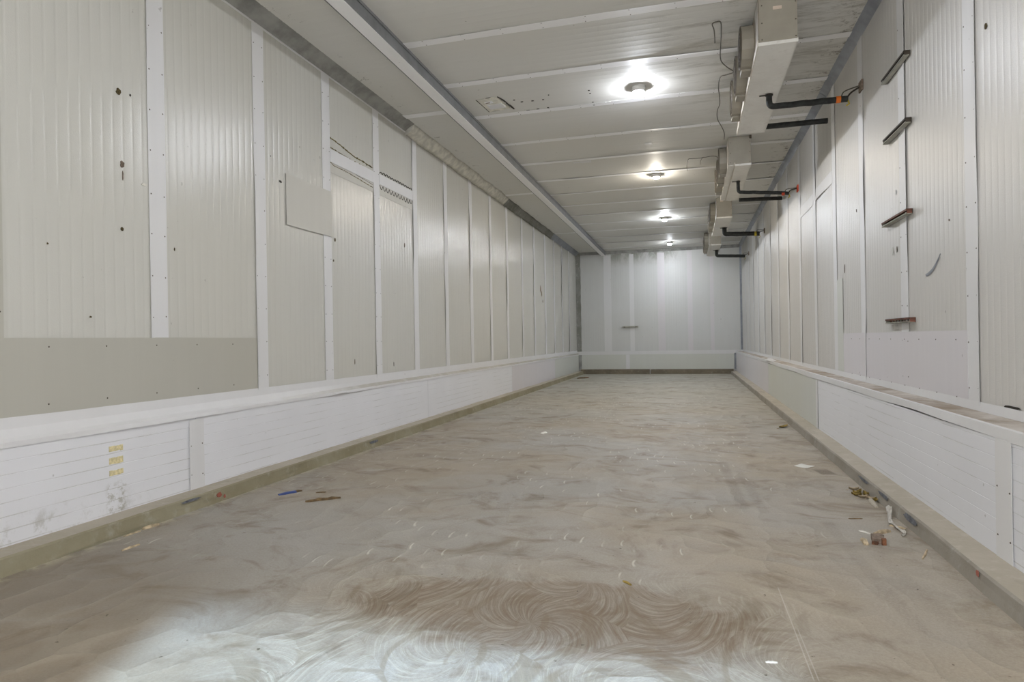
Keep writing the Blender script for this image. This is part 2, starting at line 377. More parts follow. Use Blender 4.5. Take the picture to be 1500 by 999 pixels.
# walls: ribbed face extruded, with a back so that they are slabs
def ribbed_wall(name, mat, face, out, lo, hi, z0, z1, axis):
    """axis 'y': wall plane x=face, ribs repeat along y; axis 'x': plane y=face"""
    sgn = 1 if out > face else -1
    prof = ribs(lo, hi); v = []; f = []; n = len(prof)
    for z in (z0, z1):
        for u, d in prof: v.append((face - sgn*d, u, z) if axis == 'y' else (u, face - sgn*d, z))
    m = MB(); m.add(v, [(i, i+1, n+i+1, n+i) for i in range(n-1)], 0, True)
    if axis == 'y':
        a = [(out, lo, z0), (out, hi, z0), (out, hi, z1), (out, lo, z1)]
        b = [(face, lo, z0), (face, hi, z0), (face, hi, z1), (face, lo, z1)]
    else:
        a = [(lo, out, z0), (hi, out, z0), (hi, out, z1), (lo, out, z1)]
        b = [(lo, face, z0), (hi, face, z0), (hi, face, z1), (lo, face, z1)]
    m.add(a+b, [(0,1,2,3), (0,1,5,4), (1,2,6,5), (2,3,7,6), (3,0,4,7)])
    return structure(m.build(name, mat))
wall_left = ribbed_wall('wall_left', M['panel'], XL, XL-.15, YF-.2, YB+.2, -.15, ZC+.15, 'y')
wall_right = ribbed_wall('wall_right', M['panel_right'], XR, XR+.15, YF-.2, YB+.2, -.15, ZC+.15, 'y')
wall_back = ribbed_wall('wall_back', M['panel_back'], YB, YB+.15, XL-.15, XR+.15, -.15, ZC+.15, 'x')
# wall behind the camera, with the wide door opening the daylight comes through
OX0, OX1, OZ = -1.30, 1.55, 2.50
wf = MB().box(XL, OX0, YF-.15, YF, 0, ZC).box(OX1, XR, YF-.15, YF, 0, ZC).box(OX0, OX1, YF-.15, YF, OZ, ZC)
wall_front = structure(wf.build('wall_front', M['panel']))
df = MB().box(OX0, OX0+.06, YF-.17, YF+.02, 0, OZ).box(OX1-.06, OX1, YF-.17, YF+.02, 0, OZ).box(OX0, OX1, YF-.17, YF+.02, OZ-.06, OZ)
structure(df.build('door_1', M['steel']))

# ceiling, ribs run across the room
cv = []; prof = ribs(YF-.2, YB+.2, .11, .0011); n = len(prof)
for xx in (XL-.15, XR+.15):
    for u, d in prof: cv.append((xx, u, ZC+d))
cm = MB().add(cv, [(i, i+1, n+i+1, n+i) for i in range(n-1)], 0, True)
x0, x1, y0, y1 = XL-.15, XR+.15, YF-.2, YB+.2
cm.add([(x0,y0,ZC),(x1,y0,ZC),(x1,y1,ZC),(x0,y1,ZC),(x0,y0,ZC+.15),(x1,y0,ZC+.15),(x1,y1,ZC+.15),(x0,y1,ZC+.15)],
       [(4,5,6,7),(0,1,5,4),(1,2,6,5),(2,3,7,6),(3,0,4,7)])
ceiling = structure(cm.build('ceiling', M['ceil']))

# ------------------------------------------------------------------ thin sheets fixed on the walls
def sheet(name, mat, P0, along, across, normal, L, W, parent, lift=.0, seed=0, off=.003, step=.06, wob=.004, screws=0, thick=.0016, far_lift=0):
    """a thin cover strip: its near edge has sprung away from the wall here and there"""
    P0, A, B, Nn = Vector(P0), Vector(along), Vector(across), Vector(normal)
    nl = max(2, int(L/step)); na = 6; top = []; bot = []
    for i in range(nl+1):
        s = L*i/nl
        e = max(0, N(s*1.1+seed*7.3, seed*3.1, .5))*2.2 + .12
        l = lift*min(1.0, e)
        l2 = far_lift*min(1.0, max(0, N(s*1.3+seed*5.1, 9.7, seed))*2.2)
        w0 = wob*N(s*.9+seed, 4.4, seed*2.0); w1 = wob*N(s*.9+seed, 8.8, seed*2.0)
        for j in range(na+1):
            t = j/na
            d = off + l*(1-t)**4 + l2*t**4
            p = P0 + A*s + B*(w0 + (W-w0+w1)*t)
            top.append(p + Nn*(d+thick)); bot.append(p + Nn*d)
    c = na+1; m = MB(); nn = len(top)
    q = [(i*c+j, i*c+j+1, (i+1)*c+j+1, (i+1)*c+j) for i in range(nl) for j in range(na)]
    f = [list(a) for a in q] + [[b+nn for b in a[::-1]] for a in q]
    for i in range(nl): f += [[i*c, (i+1)*c, nn+(i+1)*c, nn+i*c], [i*c+na, nn+i*c+na, nn+(i+1)*c+na, (i+1)*c+na]]
    for j in range(na): f += [[j, nn+j, nn+j+1, j+1], [nl*c+j, nl*c+j+1, nn+nl*c+j+1, nn+nl*c+j]]
    m.add(top+bot, f, 0, False)
    if screws:
        k = int(L/screws)
        for i in range(k):
            for t in (.12, .88):
                p = P0 + A*(screws*(i+.5) + .05*N(i, seed, t)) + B*(W*t) + Nn*(off+thick + (lift*.35*(1-t)**2.5))
                r = .006; ring = [p + A*r*math.cos(a) + B*r*math.sin(a) for a in [x*math.pi/3 for x in range(6)]]
                m.add(ring+[p+Nn*.005], [(x, (x+1) % 6, 6) for x in range(6)], 1, True)
    return m.build(name, [mat, M['screw']], parent)

# cover strips over the panel joints, left wall (near edge y, z range, lift)
LS = [2.66, 3.89, 5.10, 6.26, 7.45, 8.65, 9.89, 11.16, 12.38, 13.61, 14.94, 16.19, 17.51, 18.75, 20.0, 21.25]
for i, y in enumerate(LS):
    spans = [(.80, 4.25)]
    if i == 0: spans = [(1.30, 4.25)]
    if i == 1: spans = [(1.31, 4.25)]
    if i == 3: spans = [(.80, 2.46), (2.93, 4.25)]
    for (za, zb) in spans:
        sheet('cover_strip', M['tan'] if i == 0 else M['strip'], (XL, y, za), (0,0,1), (0,1,0), (1,0,0), zb-za, .165, wall_left,
              lift=.010 if i < 9 else .013, seed=i+1, screws=.31 if i < 5 else 0)
sheet('tan_panel', M['tan'], (XL, 1.2, .84), (0,1,0), (0,0,1), (1,0,0), 3.90, .47, wall_left, lift=0, seed=30, off=.005, screws=.42, wob=.003)
sheet('patch_panel', M['patch'], (XL, 5.58, 2.44), (0,1,0), (0,0,1), (1,0,0), .85, .51, wall_left, lift=.004, seed=31, off=.010, far_lift=.004)
# two short bands where an old shelf rail was cut out, with foam beads and ragged corrugated edges
sheet('cover_band', M['strip'], (XL, 6.42, 3.29), (0,1,0), (0,0,1), (1,0,0), 1.03, .145, wall_left, seed=32, off=.006)
sheet('cover_band', M['strip'], (XL, 7.61, 3.31), (0,1,0), (0,0,1), (1,0,0), 1.04, .135, wall_left, seed=33, off=.006)
sheet('smooth_sheet', M['patch'], (XL, 6.42, 3.17), (0,1,0), (0,0,1), (1,0,0), 1.03, .115, wall_left, seed=34, off=.003)
sheet('smooth_sheet', M['patch'], (XL, 7.61, 3.17), (0,1,0), (0,0,1), (1,0,0), 1.04, .13, wall_left, seed=35, off=.003)
def bead(pts, r, mat, name, seed, x=XL+.004):
    P = []; R_ = []
    for a, b in zip(pts, pts[1:]):
        k = max(2, int(abs(b[0]-a[0])/.02))
        for i in range(k):
            t = i/k; P.append((x, a[0]+(b[0]-a[0])*t, a[1]+(b[1]-a[1])*t + .012*N(a[0]*9+t*14, seed, 1))); R_.append(max(.0018, r*(.6+1.1*N(t*8+a[0]*6, seed, 3))))
    P.append((x, pts[-1][0], pts[-1][1])); R_.append(r*.5)
    return MB().tube(P, R_, 7).build(name, mat, wall_left)
bead([(6.43,3.56),(6.62,3.545),(6.82,3.515),(7.0,3.49),(7.2,3.49),(7.42,3.475)], .011, M['olive'], 'foam_bead', 1)
bead([(6.43,3.455),(6.6,3.445),(6.9,3.435),(7.2,3.438)], .006, M['olive'], 'foam_bead', 2)
bead([(6.43,3.285),(6.50,3.262),(6.8,3.262),(7.1,3.245),(7.43,3.225)], .007, M['olive'], 'foam_bead', 3)
bead([(7.0,3.283),(7.2,3.275),(7.43,3.258)], .004, M['dark'], 'foam_bead', 4)
def zigzag(y0, y1, z, h, n, seed, up):
    m = MB()
    for i in range(n):
        a = y0+(y1-y0)*i/n; b = y0+(y1-y0)*(i+1)/n; c = (a+b)/2
        hh = h*(.55+.9*abs(N(i*1.7, seed, 0))) * (1 if up else -1)
        m.tube([(XL+.005, a, z), (XL+.005, c-.012, z+hh), (XL+.005, c+.012, z+hh), (XL+.005, b, z)], [.004,.005,.005,.004], 5)
    return m.build('ragged_edge', M['dark'], wall_left)
zigzag(7.62, 8.64, 3.455, .035, 12, 3, True)
zigzag(7.62, 8.64, 3.300, .085, 11, 5, False)
# small holes and chips
def chip(parent, mat, c, rx, rz, seed, nrm, name='hole'):
    m = MB(); ring = []
    for k in range(11):
        a = 2*math.pi*k/11; rr = 1+.5*N(math.cos(a)*2, math.sin(a)*2, seed)
        ring.append((c[0], c[1]+rx*rr*math.cos(a), c[2]+rz*rr*math.sin(a)))
    up = [(p[0]+nrm*.003, p[1], p[2]) for p in ring]
    m.add(ring+up, [[11+i for i in range(11)]]+[[i, (i+1) % 11, 11+(i+1) % 11, 11+i] for i in range(11)])
    return m.build(name, mat, parent)
for (y, z, rx, rz, mm) in [(3.64,3.05,.022,.024,'hole'),(3.74,3.06,.007,.008,'dark'),(3.65,2.08,.013,.012,'hole'),(3.39,1.45,.009,.006,'hole'),(3.10,1.90,.006,.006,'hole'),
                       (4.13,2.00,.005,.012,'hole'),(3.66,2.54,.018,.022,'sleeve'),(3.665,2.46,.004,.03,'sleeve'),(3.85,2.44,.03,.010,'foam'),(5.50,2.85,.02,.011,'dark'),(6.50,2.42,.012,.02,'hole'),
                       (5.35,3.06,.006,.006,'dark'),(6.46,2.18,.010,.012,'hole'),(8.36,2.62,.014,.03,'sleeve'),(6.9,1.02,.006,.03,'hole'),(7.95,.95,.006,.03,'hole')]:
    chip(wall_left, M[mm], (XL+.003, y, z), rx, rz, y*3+z, 1, 'wall_mark')
# peeling rust streak far along the wall
for (y, z, rx, rz) in [(17.0,2.62,.05,.09),(17.12,2.50,.05,.07),(17.25,2.3,.03,.04)]: chip(wall_left, M['wood_dark'], (XL+.003, y, z), rx, rz, y, 1, 'wall_mark')

# cover strips, right wall
RS = [3.30, 4.60, 5.92, 7.23, 8.51, 9.77, 11.02, 12.32, 13.62, 14.9, 16.15, 17.45, 18.75, 20.05, 21.3]
for i, y in enumerate(RS):
    sheet('cover_strip', M['strip'], (XR, y, .75), (0,0,1), (0,1,0), (-1,0,0), 3.53, .185, wall_right, lift=.008 if i > 1 else .006, seed=40+i, screws=.29 if i < 3 else 0)
sheet('white_board', M['board'], (XR, 4.78, .755), (0,1,0), (0,0,1), (-1,0,0), 3.44, .505, wall_right, lift=0, seed=60, off=.005, screws=.36)
sheet('tinted_strip', M['green'], (XR, 8.22, .755), (0,0,1), (0,1,0), (-1,0,0), 1.15, .29, wall_right, seed=61, off=.0055)
sheet('cover_band', M['strip'], (XR, 8.70, 3.12), (0,1,0), (0,0,1), (-1,0,0), 1.07, .16, wall_right, lift=.012, seed=62)
sheet('cover_band', M['strip'], (XR, 9.96, 3.10), (0,1,0), (0,0,1), (-1,0,0), 1.06, .16, wall_right, lift=.008, seed=63)
# torn crescent of sheet skin
def crescent():
    m = MB(); pts = []
    for i in range(13):
        t = i/12; y = 5.51 - .30*t; z = 1.685 + .125*t**1.9; w = .018*math.sin(math.pi*min(1, .15+t*.85))**.7*(1-t*.55)
        pts += [(XR-.004, y, z-w), (XR-.010, y, z+w*.4), (XR-.004, y, z+w)]
    m.add(pts, [(i*3+j, i*3+j+1, i*3+j+4, i*3+j+3) for i in range(12) for j in range(2)], 0, True)
    return m.build('torn_skin', M['blue_steel'], wall_right)
crescent()
for (y, z, rx, rz, mm) in [(6.20,2.46,.010,.02,'steel'),(6.20,1.97,.010,.022,'screw'),(6.32,1.97,.016,.03,'panel'),(4.45,3.07,.014,.018,'hole'),(7.55,2.56,.008,.02,'sleeve'),(8.12,2.0,.010,.05,'sleeve'),(5.05,2.02,.008,.008,'sleeve'),(4.2,.82,.09,.010,'dark')]:
    chip(wall_right, M[mm], (XR-.003, y, z), rx, rz, y*2+z, -1, 'wall_mark')

# back wall strips and low sheets
for x, w, mt in [(-2.88,.26,'strip'),(-1.98,.15,'strip'),(-1.02,.24,'board'),(-.02,.16,'board'),(.72,.12,'board')]:
    sheet('cover_strip', M[mt], (x, YB, .80), (0,0,1), (1,0,0), (0,-1,0), 3.40, w, wall_back, seed=70+x, lift=.004)
sheet('base_flashing', M['strip'], (XL, YB-.05, .68), (1,0,0), (0,0,1), (0,-1,0), XR-XL, .12, wall_back, seed=75, off=.004)
structure(MB().box(XL, XR, YB-.05, YB, .15, .68).build('trim_1', M['green']), 'pale green low sheet along the foot of the end wall')
sheet('cover_strip', M['strip'], (-2.14, YB-.05, .17), (0,0,1), (1,0,0), (0,-1,0), .5, .13, wall_back, seed=76)
structure(MB().box(FL-.10, -1.33, YB-.17, YB, 0, .165, 0, .01).box(-1.30, 1.43, YB-.15, YB, 0, .16, 0, .01).build('baseboard_back', M['curb_back']))

# ------------------------------------------------------------------ low sheets, ledges and concrete curbs
def grooved(face, back, y0, y1, z0, z1, sgn):
    """profile with shallow grooves every 8 cm, extruded along the wall; sgn = direction the face looks"""
    pts = [(face, z0)]; k = 1
    zz = math.ceil(z0/.08)*.08 + .04
    while zz < z1-.01:
        pts += [(face, zz-.003), (face-sgn*.0012, zz), (face, zz+.003)]; zz += .08
    pts += [(face, z1), (back, z1), (back, z0)]
    return MB().prism(pts, y0, y1, 'y')
dado_left = structure(empty('trim_13'), 'white grooved low sheets and ledge along the left wall')
dado_right = structure(empty('trim_14'), 'white grooved low sheets and dusty ledge along the right wall')
def dado(side, face, back, sgn, zt, segs, zb=.09):
    root = None
    for i, (ya, yb, mt, ribbed) in enumerate(segs):
        m = grooved(face, back, ya, yb-.004, zb, zt, sgn) if ribbed else MB().box(min(face, back), max(face, back), ya, yb-.004, zb, zt)
        m.build('dado_panel', M[mt], side)
dado(dado_left, DL, XL, 1, .70, [(YF, 4.26, 'dado', 1), (4.26, 8.98, 'dado', 1), (8.98, 13.75, 'dado', 0), (13.75, 18.5, 'board', 0), (18.5, YB-.05, 'green', 0)])
dado(dado_right, DR, XR, -1, .699, [(YF, 3.70, 'dado', 1), (3.70, 8.61, 'dado', 1), (8.61, 13.76, 'green', 0), (13.76, YB-.05, 'board', 0)])
sheet('cover_strip', M['strip'], (DL, 4.18, .10), (0,0,1), (0,1,0), (1,0,0), .56, .16, dado_left, lift=.004, seed=80, screws=.24)
sheet('cover_strip', M['strip'], (DR, 3.68, .09), (0,0,1), (0,1,0), (-1,0,0), .61, .18, dado_right, lift=.006, seed=81, screws=.24)
sheet('cover_strip', M['strip'], (DR, 8.60, .09), (0,0,1), (0,1,0), (-1,0,0), .61, .12, dado_right, lift=.004, seed=82)
# left ledge: sloping flashing near the door, then a flat ledge with a white angle and upstand
def strip_poly(pts_a, pts_b): return None
def flash(y0, y1, name, prof, mat, seed, lift, parent, step=.08, zw=.002):
    """thin profile sheet (list of x,z) swept along y; first profile point (the lower edge) springs out here and there"""
    n = int((y1-y0)/step); c = len(prof); v = []; v2 = []
    for i in range(n+1):
        y = y0+(y1-y0)*i/n; e = lift*max(0, min(1, 2.4*N(y*.8+seed, 3.3, seed)))
        s = 1 if prof[0][0] < 0 else -1
        for j, (x, z) in enumerate(prof):
            w = e*(1-j/(c-1))**1.5 if j < 2 else 0
            p = (x+s*w, y, z + (zw if j == 0 else .002)*N(y*(.7 if j == 0 else 2), seed, j)); v.append(p); v2.append((p[0]-s*.002, y, p[2]-.002))
    k = len(v); m = MB(); q = [(i*c+j, i*c+j+1, (i+1)*c+j+1, (i+1)*c+j) for i in range(n) for j in range(c-1)]
    f = [list(a) for a in q]+[[b+k for b in a[::-1]] for a in q]
    for i in range(n): f += [[i*c, (i+1)*c, k+(i+1)*c, k+i*c], [i*c+c-1, k+i*c+c-1, k+(i+1)*c+c-1, (i+1)*c+c-1]]
    for j in range(c-1): f += [[j, k+j, k+j+1, j+1], [n*c+j, n*c+j+1, k+n*c+j+1, k+n*c+j]]
    m.add(v+v2, f); return m.build(name, mat, parent)
def left_ledge():
    y0, y1 = YF, YB-.06; n = int((y1-y0)/.08); v = []; v2 = []
    for i in range(n+1):
        y = y0+(y1-y0)*i/n; k = max(0, min(1, (y-4.6)/3.0)); k = k*k*(3-2*k)
        e = .011*max(0, min(1, 2.4*N(y*.8+2, 3.3, 2))); w = .002*N(y*2, 7, 1)
        P = [(DL+.007+e, .674+w), (DL+.006+e*.3, .704), (DL-.014*(1-k)-(XL*-1+DL-.014)*k*1.0, .725+(.738-.725)*k), (XL+.013+(1-k)*.002, .775), (XL+.008, .842+w)]
        v += [(x, y, z) for x, z in P]; v2 += [(x-.002, y, z-.002) for x, z in P]
    m = MB(); K = len(v); c = 5
    for i in range(n):
        y = y0+(y1-y0)*i/n
        for j in range(c-1): m.add([v[i*c+j], v[i*c+j+1], v[(i+1)*c+j+1], v[(i+1)*c+j]], [(0,1,2,3)], 1 if j == 1 and y > 5.4 else 0)
    m.add(v2, [(i*c+j, (i+1)*c+j, (i+1)*c+j+1, i*c+j+1) for i in range(n) for j in range(c-1)])
    return m.build('ledge_flashing', [M['strip'], M['ledge']], dado_left, fix=False)
def m_ledge():
    t = NT('greyed_ledge_paint'); x, y, z = t.xyz(); n = t.noise(5, 5, .6)
    c = t.mix(t.math('MULTIPLY', t.ramp(y, 5.3, 7.6), t.ramp(n, .25, .55, .6, 1)), srgb(222, 221, 219), srgb(180, 176, 165))
    return t.done(c, .55)
M['ledge'] = m_ledge()
left_ledge()
# curled piece of flashing
cl = MB(); P = []
for i in range(17):
    t = i/16; y = 6.05+.75*t; h = .035*math.exp(-((t-.55)/.16)**2)
    P += [(DL+.008+h*.5, y, .700), (DL+.010+h, y, .674+h*.55)]
cl.add(P, [(2*i, 2*i+1, 2*i+3, 2*i+2) for i in range(16)], 0, True); cl.build('curled_flashing', M['strip'], dado_left)
# right ledge: flat and dusty, white corner angle and upstand
MB().box(DR+.006, XR, YF, YB-.06, .745, .757).build('ledge_top', M['dust'], dado_right)
flash(YF, YB-.06, 'corner_angle', [(DR-.004, .705), (DR-.004, .759), (DR+.022, .760)], M['strip'], 11, .008, dado_right, zw=.016)
flash(YF, YB-.06, 'wall_upstand', [(XR-.014, .758), (XR-.009, .80), (XR-.007, .815)], M['strip'], 12, 0, dado_right)
fl = MB(); P = []
for i in range(9):
    t = i/8; P += [(DR-.012-.05*t, 13.2+.9*t*.6, .755+.012*math.sin(t*3)), (DR+.10-.06*t, 13.2+.9*t, .766+.03*math.sin(t*2.2))]
fl.add(P, [(2*i, 2*i+1, 2*i+3, 2*i+2) for i in range(8)], 0, True); fl.build('loose_flap', M['strip'], dado_right)

# tape remnants on the near left sheet
for k, (z, h) in enumerate([(.552, .036), (.470, .042), (.388, .036)]):
    m = MB(); 
    for j in range(5):
        ya = 3.462+.022*j; m.box(DL, DL+.0022, ya, ya+.0221, z-h/2-.006*N(j*2.1, k, 2), z+h/2+.007*N(j*1.7, k, 5))
    m.build('tape_remnant', m_plain('faded_yellow_tape', srgb(226, 214, 168), .8, 0, .12, 40) if k == 0 else bpy.data.materials['faded_yellow_tape'], dado_left)

def curb(name, xf, xb, z, mats, y0, y1, seed):
    """rough cast curb; front face and top wander a little"""
    n = int((y1-y0)/.12); v = []; s = 1 if xf < xb else -1
    for i in range(n+1):
        y = y0+(y1-y0)*i/n; a = .010*N(y*1.3, seed, 0)+.004*N(y*6, seed, 2); b = .006*N(y*1.1, seed, 5)
        v += [(xf-s*.012+a, y, -.01), (xf+a*.6, y, z*.5), (xf+s*.006+a, y, z-.010+b), (xf+s*.018+a, y, z+b), (xb, y, z+.006+b), (xb, y, -.01)]
    m = MB(); c = 6
    for i in range(n):
        for j in range(4): m.add([v[i*c+j], v[i*c+j+1], v[(i+1)*c+j+1], v[(i+1)*c+j]], [(0,1,2,3)], 1 if j == 3 else 0, False)
    m.add([v[j] for j in range(6)], [(0,1,2,3,4,5)]); m.add([v[n*c+j] for j in range(6)], [(5,4,3,2,1,0)])
    return structure(m.build(name, mats, fix=True))
bl = curb('baseboard_left', FL, DL+.001, .103, [M['curb'], M['curb_top']], YF, YB-.05, 1)
br = curb('baseboard_right', FR, DR-.001, .088, [M['curb_right'], M['curb_top']], YF, YB-.05, 4)
for (b_, x, y, z, a, c_) in [(bl, FL+.006, 4.30, .055, .03, .018), (bl, FL+.006, 4.36, .03, .012, .014)]: chip(b_, M['red'], (x, y, z), a, c_, y, 1, 'chalk_mark')
chip(br, M['red'], (FR-.004, 3.62, .07), .014, .016, 2, -1, 'chalk_mark')
for (y, z, a, c_) in [(5.75,.07,.16,.014),(5.2,.074,.12,.016),(4.62,.06,.14,.02)]: chip(br, M['smear'], (FR-.003, y, z), a, c_, y, -1, 'paint_smear')
for (y, z, a, c_) in [(6.9,.07,.10,.016),(4.0,.085,.10,.010)]: chip(bl, M['smear'], (FL+.007, y, z), a, c_, y, 1, 'paint_smear')

# ------------------------------------------------------------------ trims where walls meet the ceiling
def cove(name, y0, y1, pw, pc, mat, mid=0.0, jag=0.0, seed=0, step=.07, label=None, lipmat=None):
    """pw (x,z) on the wall, pc (x,z) on the ceiling; mid bulges the face; jag roughens it"""
    n = max(1, int((y1-y0)/step)) if jag else 1; m = MB(); v = []; s = 1 if pw[0] < 0 else -1
    wx = XL if pw[0] < 0 else XR
    K = 5
    for i in range(n+1):
        y = y0+(y1-y0)*i/n
        for j in range(K):
            t = j/(K-1); x = pw[0]+(pc[0]-pw[0])*t; z = pw[1]+(pc[1]-pw[1])*t
            b = mid*math.sin(math.pi*t) + jag*N(y*3.1, t*3+seed, seed)*(1 if 0 < j < K-1 else 0)
            x += s*b*.6; z -= b*.8
            if jag and j == 0: z += jag*1.6*N(y*2.3, seed, 9)
            if jag and j == K-1: x += s*jag*2.2*N(y*2.0, seed, 7)
            v.append((x, y, z))
        v.append((wx, y, ZC))
    c = K+1
    m.add(v, [(i*c+j, i*c+(j+1) % c, (i+1)*c+(j+1) % c, (i+1)*c+j) for i in range(n) for j in range(c)], 0, bool(jag))
    m.add(v[:c], [tuple(range(c))]); m.add(v[n*c:], [tuple(range(c))[::-1]])
    if lipmat: m.box(min(pw[0], pw[0]+s*.006), max(pw[0], pw[0]+s*.006), y0, y1, pw[1]-.014, pw[1]+.004, 1)
    return structure(m.build(name, [mat, lipmat or mat]), label)
cove('trim_2', YF, 8.44, (XL, 4.25), (-3.705, ZC), M['steel'], -.012, label='dark steel angle where left wall meets ceiling, near end', lipmat=M['strip'])
cove('trim_3', 8.46, 13.45, (XL, 4.20), (-3.715, ZC), M['foam'], .012, .014, 3, label='cracked cream foam joint along left wall top')
cove('trim_4', 13.45, 18.40, (XL, 4.19), (-3.74, ZC), M['mottled'], .006, .012, 5, label='grimy mottled trim along left wall top')
cove('trim_5', 18.40, YB, (XL, 4.20), (-3.74, ZC), M['blue_steel'], 0, label='blue grey angle at far left wall top')
cove('trim_6', YF, 8.95, (XR, 4.275), (1.650, ZC), M['blue_steel'], -.006, label='blue grey steel angle along right wall top, near length')
cove('trim_7', 8.97, YB, (XR, 4.265), (1.655, ZC), M['blue_steel'], -.010, label='blue grey steel angle along right wall top, far length')
for y0_, y1_ in [(8.6, 10.2), (10.5, 13.3)]: pass
structure(MB().prism([(YB-.05, ZC), (YB, ZC-.10), (YB, ZC)], XL, XR, 'x').build('trim_8', M['steel']), 'grey angle where end wall meets ceiling')
m = MB(); n = 46; v = []
for i in range(n+1):
    z = .80+(4.30-.80)*i/n; r = .012*N(z*4, 2, 2)
    v += [(XL, YB-.14+r, z), (XL+.06+r, YB-.07+r, z), (XL+.15+r*1.5, YB, z)]
m.add(v, [(i*3+j, i*3+j+1, i*3+j+4, i*3+j+3) for i in range(n) for j in range(2)], 0, True)
structure(m.build('trim_9', M['mottled']), 'peeling grimy joint in the far left corner')
structure(MB().prism([(XR-.06, YB), (XR, YB-.06), (XR, YB)], .80, 4.30, 'z').build('trim_10', M['blue_steel']), 'blue grey angle in the far right corner')
structure(MB().prism([(DL, YB-.05), (DL+.10, YB-.05), (DL, YB-.16)], .16, .68, 'z').build('trim_11', M['steel']), 'short grey angle low in the far left corner')
structure(MB().prism([(DR, YB-.05), (DR-.06, YB-.05), (DR, YB-.12)], .16, .70, 'z').build('trim_12', M['blue_steel']), 'short grey angle low in the far right corner')

# ceiling beam: galvanised channel with a white cover plate underneath
bx0, bx1, bz = -2.955, -2.815, 4.19
beam = structure(MB().box(bx0+.006, bx1, YF, YB, bz+.006, ZC).box(bx0-.018, bx0+.006, YF, YB, bz+.004, bz+.012).box(bx1, bx1+.012, YF, YB, ZC-.03, ZC).build('ceiling_beam', M['beam']),
                 'long ceiling beam with a white underside along the left of the ceiling')
for a, b in [(YF, 3.0), (3.0, 8.04), (8.04, 13.1), (13.1, 18.3), (18.3, YB-.01)]:
    MB().box(bx0-.002, bx1+.001, a, b-.004, bz, bz+.006).build('cover_plate', M['strip_ceil'], beam)

# ceiling joint strips
CS = [1.3, 2.5, 3.7, 4.92, 6.11, 7.24, 8.40, 9.70, 10.92, 12.18, 13.40, 14.64, 15.88, 17.1, 18.34, 19.58, 20.8, 22.0]
for i, y in enumerate(CS):
    sheet('cover_strip', M['strip_ceil'], (bx1+.012, y, ZC), (1,0,0), (0,1,0), (0,0,-1), 1.655-bx1-.012, .13, ceiling, lift=.012, seed=100+i, wob=.008, screws=.42 if 3 < i < 8 else 0)
for i, y in enumerate([2.85, 8.05, 13.10, 18.36]):
    sheet('cover_strip', M['strip_ceil'], (-3.72, y, ZC), (1,0,0), (0,1,0), (0,0,-1), -2.955+3.72, .14, ceiling, lift=.008, seed=130+i, wob=.006)
# sealed old fitting in the ceiling, screw holes and smears
hp = MB(); zc = ZC-.004
hp.prism([(-2.57,7.84),(-2.30,7.80),(-2.24,8.24),(-2.54,8.28)], zc-.008, zc+.004, 'z')
hp.prism([(-2.50,8.03),(-2.30,8.01),(-2.28,8.16),(-2.49,8.18)], zc-.016, zc-.006, 'z', 1)
hp.prism([(-2.50,7.92),(-2.40,7.90),(-2.39,7.96),(-2.49,7.98)], zc-.016, zc-.006, 'z', 1)
hp.prism([(-2.49,7.935),(-2.43,7.925),(-2.43,7.945),(-2.485,7.955)], zc-.018, zc-.010, 'z', 2)
for a, b, r in [((-2.585,7.83),(-2.55,8.29),.007),((-2.29,7.81),(-2.23,8.05),.009),((-2.24,8.05),(-2.20,8.28),.013),((-2.54,8.29),(-2.40,8.275),.004),((-2.45,7.815),(-2.38,7.80),.004)]:
    hp.tube([(a[0], a[1], ZC-.006), ((a[0]+b[0])/2+.006, (a[1]+b[1])/2, ZC-.006), (b[0], b[1], ZC-.006)], [r*.6, r, r*.7], 6, 3)
hp.build('sealed_fitting', [M['foam'], M['strip'], M['sleeve'], M['dark']], ceiling)
for (x, y, w) in [(-2.12,7.99,.014),(-2.04,8.08,.018),(-1.90,8.09,.018),(-1.76,8.09,.013),(-1.66,7.96,.009),(-2.04,8.41,.028),(-1.90,8.40,.020),(-1.76,8.39,.014),(-1.15,7.97,.012),(-1.15,8.07,.010),(-1.16,8.38,.012),(-1.16,8.48,.014)]:
    hr = [(x+w*math.cos(a), y+.011*math.sin(a)) for a in [k*math.pi/5 for k in range(10)]]
    MB().prism(hr, ZC-.005, ZC+.001, 'z').build('screw_hole', M['dark'], ceiling)
for (pts, nm) in [([(-1.92,11.12),(-1.78,11.10),(-1.76,11.06),(-1.58,11.08),(-1.60,11.22),(-1.76,11.22),(-1.80,11.18),(-1.9,11.19)], 'filler_smear'), ([(-.63,10.40),(-.52,10.39),(-.51,10.50),(-.62,10.51)], 'filler_smear')]:
    MB().prism(pts, ZC-.004, ZC+.002, 'z').build(nm, M['strip'], ceiling)

